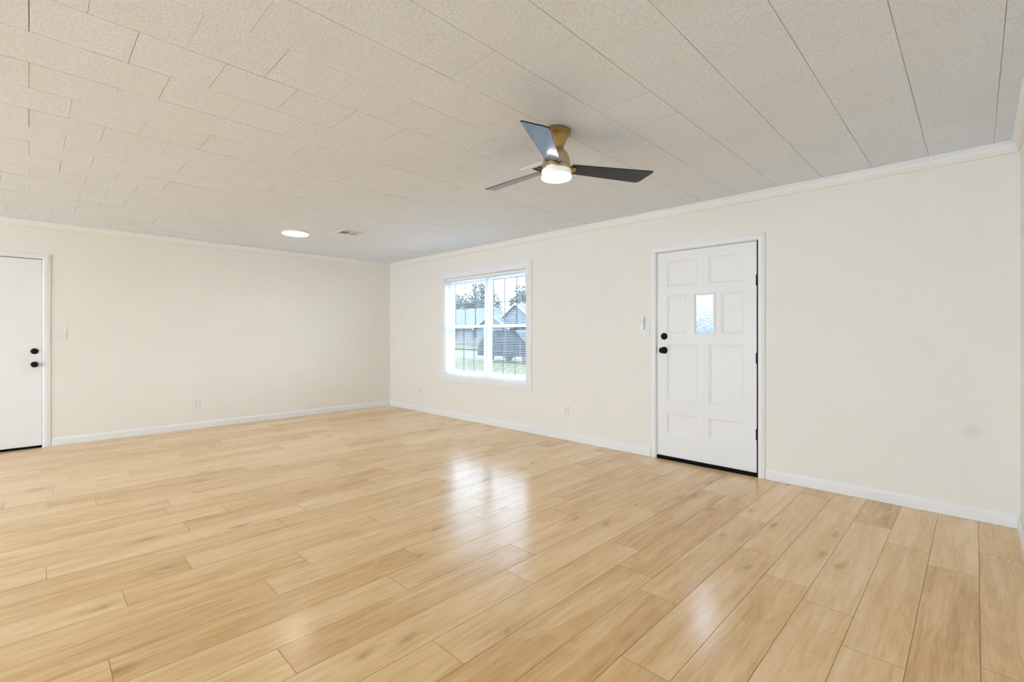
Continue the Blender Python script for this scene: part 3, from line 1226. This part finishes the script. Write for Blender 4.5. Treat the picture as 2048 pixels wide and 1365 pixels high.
def switch(T, loc, label, m, gangs, w):
    t = thing('light_switch', label, 'switch', loc, group='toggle switch plates')
    part('faceplate', lambda bm: tbox(bm, T, -w / 2, w / 2, -.058, .058, 0, .006, .0022), m, t)
    for u, up in gangs:
        def tg(bm):
            tbox(bm, T, u - .0055, u + .0055, -.012, .012, .0055, .0072, .0006)
            tbox(bm, T, u - .004, u + .004, (.001 if up else -.011), (.011 if up else -.001), .006, .017, .0015)
        part('toggle', tg, m, t)
        for q in (-1, 1):
            part('screw', lambda bm: tbox(bm, T, u - .0028, u + .0028, q * .030 - .0028, q * .030 + .0028, .0055, .0072, .001), M['screw'], t)


switch(T_left(-4.120, 1.222), (.001, -4.120, 1.222), 'white double light switch beside the plain side door', M['plate'], [(-.023, False), (.023, True)], .116)
switch(T_back(4.822, 1.250), (4.822, -.001, 1.250), 'white double light switch left of the front door under a remote', M['plate'], [(-.023, False), (.023, True)], .116)

rx, rz = 4.802, 1.338
rem = thing('remote_control', 'small white fan remote hung above the light switch by the front door', 'remote control', (rx, -.012, rz))
TR = T_back(rx, rz)
part('body', lambda bm: tbox(bm, TR, -.022, .022, -.066, .069, .0105, .026, .004), M['remote'], rem)


def btn(bm):
    for r_ in range(4):
        for c_ in (-1, 0, 1):
            if r_ == 3 and c_ == 0:
                continue
            tbox(bm, TR, c_ * .0115 - .0038, c_ * .0115 + .0038, .030 - r_ * .0165 - .0035, .030 - r_ * .0165 + .0035, .0258, .0272, .0008)


part('buttons', btn, M['button'], rem)
part('indicator', lambda bm: tbox(bm, TR, .001, .008, .047, .054, .0258, .0275, .001), M['rubber'], rem, label='small black power button')
hold = thing('remote_holder', 'white plastic cradle behind the fan remote by the front door', 'holder', (rx - .012, -.001, rz - .002))


def holder(bm):
    tbox(bm, TR, -.036, .026, -.060, .066, 0, .003, .001)
    tbox(bm, TR, -.036, -.0235, -.060, -.010, .003, .018, .001)
    tbox(bm, TR, .0232, .026, -.060, -.010, .003, .018, .0008)
    tbox(bm, TR, -.0235, .0232, -.0695, -.0675, .0, .018)


part('cradle', holder, M['plate'], hold)

# ------------------------------------------------------------------ outdoors, seen through the window
GZ = -.35


def ground_strip(name, y0, y1, z, m, label, cat, kind='structure', x0=-110, x1=40):
    def fn(bm):
        box(bm, x0, x1, y0, y1, z - .3, z)
    tag(part(name, fn, m), label, cat, kind=kind)


ground_strip('side_yard', RY - WT - .01, WT + .01, GZ, M['patio'], 'pale gravel beside the house', 'yard', x0=-15, x1=-WT - .02)
ground_strip('side_yard', RY - WT - .01, WT + .01, GZ, M['patio'], 'pale gravel on the right of the house', 'yard', x0=RX + WT + .02, x1=22)
ground_strip('lawn', WT + .02, 9.6, GZ, M['concrete'], 'pale concrete drive just outside the window', 'driveway', x0=-40)
bpy.data.objects['lawn'].name = 'driveway'
ground_strip('lawn', 9.61, 17.0, GZ, M['lawn'], 'near strip of green lawn outside the window', 'lawn')
ground_strip('street', 17.01, 25.0, GZ, M['asphalt'], 'pale street across the front lawn', 'street')
ground_strip('far_lawn', 25.01, 120, GZ, M['lawn'], 'far green lawn in front of the grey houses', 'lawn')
ground_strip('patio', -30, RY - WT - .02, GZ, M['patio'], 'unseen concrete patio behind the house, brightened to bounce daylight inside', 'patio', x0=-20, x1=30)


def house(root, y0, x0, x1, ze, gables, m_wall, wins, roof_peak, depth=9):
    """house facing -y at y0; hip/gable roof; gables = (xc, half, zpeak, forward)"""
    zb = GZ + .01

    def walls(bm):
        box(bm, x0, x1, y0, y0 + depth, zb, ze)
        for xc, hw, zp, fwd in gables:
            box(bm, xc - hw, xc + hw, y0 - fwd, y0, zb, ze)
            prism(bm, [(xc - hw, ze), (xc + hw, ze), (xc, zp - .15)], 'y', y0 - fwd, y0 + 1)
    part('wall', walls, m_wall, root)

    def roof(bm):
        ov = .5
        A = [(y0 - ov, ze), (y0 + depth + ov, ze), (y0 + depth / 2, roof_peak)]
        v = [bm.verts.new((x0 - ov, p[0], p[1])) for p in A[:2]] + [bm.verts.new((x0 + 2.5, A[2][0], A[2][1]))]
        w = [bm.verts.new((x1 + ov, p[0], p[1])) for p in A[:2]] + [bm.verts.new((x1 - 2.5, A[2][0], A[2][1]))]
        fs = [bm.faces.new(v), bm.faces.new(w[::-1]), bm.faces.new((v[0], v[2], w[2], w[0])), bm.faces.new((v[1], w[1], w[2], v[2])), bm.faces.new((v[0], w[0], w[1], v[1]))]
        bmesh.ops.recalc_face_normals(bm, faces=fs)
        for xc, hw, zp, fwd in gables:
            k = (zp - ze) / hw
            for s in (-1, 1):
                pts = [(xc, zp), (xc + s * (hw + .4), ze - .4 * k), (xc + s * (hw + .4), ze - .4 * k - .12), (xc, zp - .12)]
                prism(bm, pts, 'y', y0 - fwd - .4, y0 + depth / 2)
    part('roof', roof, M['shingle'], root)

    def fascia(bm):
        box(bm, x0 - .5, x1 + .5, y0 - .56, y0 - .5, ze - .12, ze + .06)
        for xc, hw, zp, fwd in gables:
            k = (zp - ze) / hw
            for s in (-1, 1):
                pts = [(xc, zp + .02), (xc + s * (hw + .45), ze - .45 * k + .02), (xc + s * (hw + .45), ze - .45 * k - .26), (xc, zp - .26)]
                prism(bm, pts, 'y', y0 - fwd - .46, y0 - fwd - .4)
    part('fascia', fascia, M['fascia'], root)
    for (xc, zc, ww, hh, yy) in wins:
        f = part('window', lambda bm: (picture_frame(bm, xc - ww / 2, xc + ww / 2, zc - hh / 2, zc + hh / 2, .1, yy - .06, yy - .01, 0),
                                       box(bm, xc - .04, xc + .04, yy - .06, yy - .01, zc - hh / 2 + .08, zc + hh / 2 - .08)), M['fascia'], root)
        part('pane', lambda bm: box(bm, xc - ww / 2 + .1, xc + ww / 2 - .1, yy - .03, yy - .02, zc - hh / 2 + .1, zc + hh / 2 - .1), M['darkglass'], f)
        for s in (-1, 1):
            part('shutter', lambda bm: box(bm, xc + s * (ww / 2 + .35) - .3, xc + s * (ww / 2 + .35) + .3, yy - .05, yy - .01, zc - hh / 2, zc + hh / 2, .01),
                 M['shutter'], root, label='blue shutter')


h1 = thing('house', 'long grey house with blue shutters behind the left half of the window', 'house', (-57, 48, GZ + .01))
house(h1, 48, -66, -50, 2.35, [(-63.5, 3.2, 4.4, 1.2)], M['siding'], [(-59.0, 1.25, 1.7, 1.5, 48), (-52.2, 1.25, 1.7, 1.5, 48)], 6.0)
h2 = thing('house', 'blue grey house with white edged gables behind the right half of the window', 'house', (-42, 46, GZ + .01))
house(h2, 46, -47.6, -30, 2.4, [(-45.0, 3.6, 4.5, 1.4), (-41.0, 5.2, 5.9, .2)], M['siding2'], [(-45.0, 1.2, 1.5, 1.4, 44.6), (-36.5, 1.2, 1.5, 1.4, 46)], 5.9)


h3 = thing('house', 'pale house facing the front door across the street', 'house', (-17, 45, GZ + .01))
house(h3, 45, -26, -9, 2.4, [(-21, 3.6, 4.9, 1.0)], M['siding'], [(-13.0, 1.2, 1.8, 1.4, 45)], 5.6)


def tree(x, y, hgt, rad, m, label, seed, n=1500, lean=0):
    rr = random.Random(seed)
    t = thing('tree', label, 'tree', (x, y, GZ + .005), group='trees beyond the houses')

    def trunk(bm):
        prof = [(.34, GZ + .005), (.27, GZ + 1), (.22, GZ + hgt * .45), (.08, GZ + hgt * .8)]
        lathe(bm, [(0, prof[0][1])] + prof + [(0, prof[-1][1])], x, y, 10)
        for q in range(6):
            a = rr.uniform(0, 6.28)
            z = GZ + hgt * rr.uniform(.3, .6)
            e = Vector((x + math.cos(a) * rad * .7, y + math.sin(a) * rad * .7, z + rad * .6))
            s = Vector((x, y, z))
            d = (e - s)
            side = d.cross(Vector((0, 0, 1))).normalized() * .07
            up = d.cross(side).normalized() * .07
            A = [bm.verts.new(s + k_) for k_ in (side, up, -side, -up)]
            B = [bm.verts.new(e + k_ * .3) for k_ in (side, up, -side, -up)]
            for i in range(4):
                bm.faces.new((A[i], A[(i + 1) % 4], B[(i + 1) % 4], B[i]))
    part('trunk', trunk, M['bark'], t)

    def crown_(bm):
        cl = [(rr.uniform(-.65, .65) * rad, rr.uniform(-.65, .65) * rad, rr.uniform(.30, .86) * hgt, rr.uniform(.25, .5) * rad) for _ in range(15)]
        for _ in range(n):
            cx_, cy2, cz_, r_ = rr.choice(cl)
            d = Vector((rr.gauss(0, 1), rr.gauss(0, 1), rr.gauss(0, .8))).normalized() * r_ * rr.uniform(.5, 1.05)
            p = Vector((x + cx_, y + cy2, GZ + cz_)) + d
            u = Vector((rr.gauss(0, 1), rr.gauss(0, 1), rr.gauss(0, 1))).normalized()
            v = u.orthogonal().normalized()
            s = rr.uniform(.18, .42)
            bm.faces.new([bm.verts.new(p + u * s), bm.verts.new(p + v * s * .6), bm.verts.new(p - u * s), bm.verts.new(p - v * s * .6)])
    part('foliage', crown_, m, t)


tree(-87, 65, 11.5, 4.4, M['leaf'], 'grey green tree behind the grey house, far left in the window', 1)
tree(-97, 78, 13.0, 5.2, M['leaf2'], 'tall loose tree rising over the grey house roof', 2)
tree(-77, 66, 12.0, 4.4, M['leaf'], 'broad dark tree at the window mullion', 3)
tree(-85, 78, 15.2, 5.0, M['leaf2'], 'tallest pale tree behind the window mullion', 4)
tree(-67.5, 65, 13.2, 4.2, M['leaf'], 'round tree behind the left gable of the blue grey house', 5)
tree(-57.5, 66, 12.6, 3.9, M['leaf'], 'dark tree at the right edge of the window', 6)
tree(-73, 79, 10.5, 4.8, M['leaf2'], 'low tree beside the leaning pole', 8)

tree(-20, 62, 9.6, 4.0, M['leaf'], 'broad tree behind the house across from the front door', 11)
tree(-31, 63, 8.8, 3.8, M['leaf2'], 'olive tree between the two gabled houses', 12)
tree(-10.5, 61, 7.6, 3.6, M['leaf2'], 'small tree right of the house across from the front door', 13)


def tube(bm, a, b, r0, r1, n=10):
    a, b = Vector(a), Vector(b)
    d = (b - a).normalized()
    s = d.orthogonal().normalized()
    u = d.cross(s)
    A = [bm.verts.new(a + (s * math.cos(6.2832 * k / n) + u * math.sin(6.2832 * k / n)) * r0) for k in range(n)]
    B = [bm.verts.new(b + (s * math.cos(6.2832 * k / n) + u * math.sin(6.2832 * k / n)) * r1) for k in range(n)]
    fs = [bm.faces.new(A), bm.faces.new(B[::-1])]
    for k in range(n):
        fs.append(bm.faces.new((A[k], A[(k + 1) % n], B[(k + 1) % n], B[k])))
    bmesh.ops.recalc_face_normals(bm, faces=fs)


def outp(px, py, yplane):
    fx, fy = -math.sin(YAW), math.cos(YAW)
    gx, gy = math.cos(YAW), math.sin(YAW)
    a, b = (px - 1024) / FPX, (HOR - py) / FPX
    rx_, ry_ = fx + a * gx, fy + a * gy
    t_ = (yplane - CY) / ry_
    return (CX + t_ * rx_, yplane, CH + t_ * b)


pole = part('utility_pole', lambda bm: tube(bm, (-20.35, 26.2, GZ - .02), (-21.3, 26.2, 9.5), .16, .11, 12), M['bark'])
tag(pole, 'dark leaning pole against the sky in the right half of the window', 'pole')
gw = part('guy_wire', lambda bm: tube(bm, (-19.6, 26.3, GZ - .02), (-20.6, 26.3, 9.5), .028, .028, 6), M['bark'])
tag(gw, 'thin wire beside the leaning pole', 'wire')

# parked van/SUV on the near side of the street
cx0, cy0 = -11.45, 15.1
car = thing('car', 'dark blue parked car in the lower right of the window', 'car', (cx0, cy0, GZ))


def carbody(bm):
    L0, L1 = cx0 - 2.45, cx0 + 2.45
    g = GZ
    side = round_poly([(L0, g + .35), (L0, g + .95), (L0 + .25, g + 1.10), (L0 + .75, g + 1.78), (L0 + 3.1, g + 1.82), (L0 + 3.85, g + 1.15),
                       (L1 - .1, g + .98), (L1, g + .40)], [.08, .12, .12, .25, .25, .15, .15, .08], 4)
    prism(bm, side, 'y', cy0 - .92, cy0 + .92)
    es = [e for e in bm.edges if abs(e.verts[0].co.y - e.verts[1].co.y) < 1e-6]
    bmesh.ops.bevel(bm, geom=es, offset=.06, segments=2, affect='EDGES')


part('body', carbody, M['carpaint'], car, smooth=True)


for s_w in (-1, 1):
    g = GZ
    if True:
        y = cy0 + s_w * .925
        for pts in ([(cx0 - 1.75, g + 1.15), (cx0 - 1.45, g + 1.66), (cx0 - .6, g + 1.68), (cx0 - .6, g + 1.15)],
                    [(cx0 - .5, g + 1.15), (cx0 - .5, g + 1.68), (cx0 + .45, g + 1.68), (cx0 + 1.1, g + 1.15)]):
            part('window', lambda bm: prism(bm, pts, 'y', y - .008, y + .008), M['darkglass'], car)
part('trim', lambda bm: box(bm, cx0 - 2.2, cx0 + 2.2, cy0 - .935, cy0 - .915, GZ + .62, GZ + .68, .005), M['shingle'], car)
for sx_, sy_ in ((-1, -1), (1, -1), (-1, 1), (1, 1)):
    part('wheel', lambda bm: lathe(bm, [(0, cy0 + sy_ * .80 - .11), (.30, cy0 + sy_ * .80 - .11), (.34, cy0 + sy_ * .80 - .07), (.34, cy0 + sy_ * .80 + .07), (.30, cy0 + sy_ * .80 + .145), (0, cy0 + sy_ * .80 + .145)],
                                   cx0 + sx_ * 1.5, 0, 28, axis='y', cz=GZ + .34), M['tyre'], car, smooth=True)
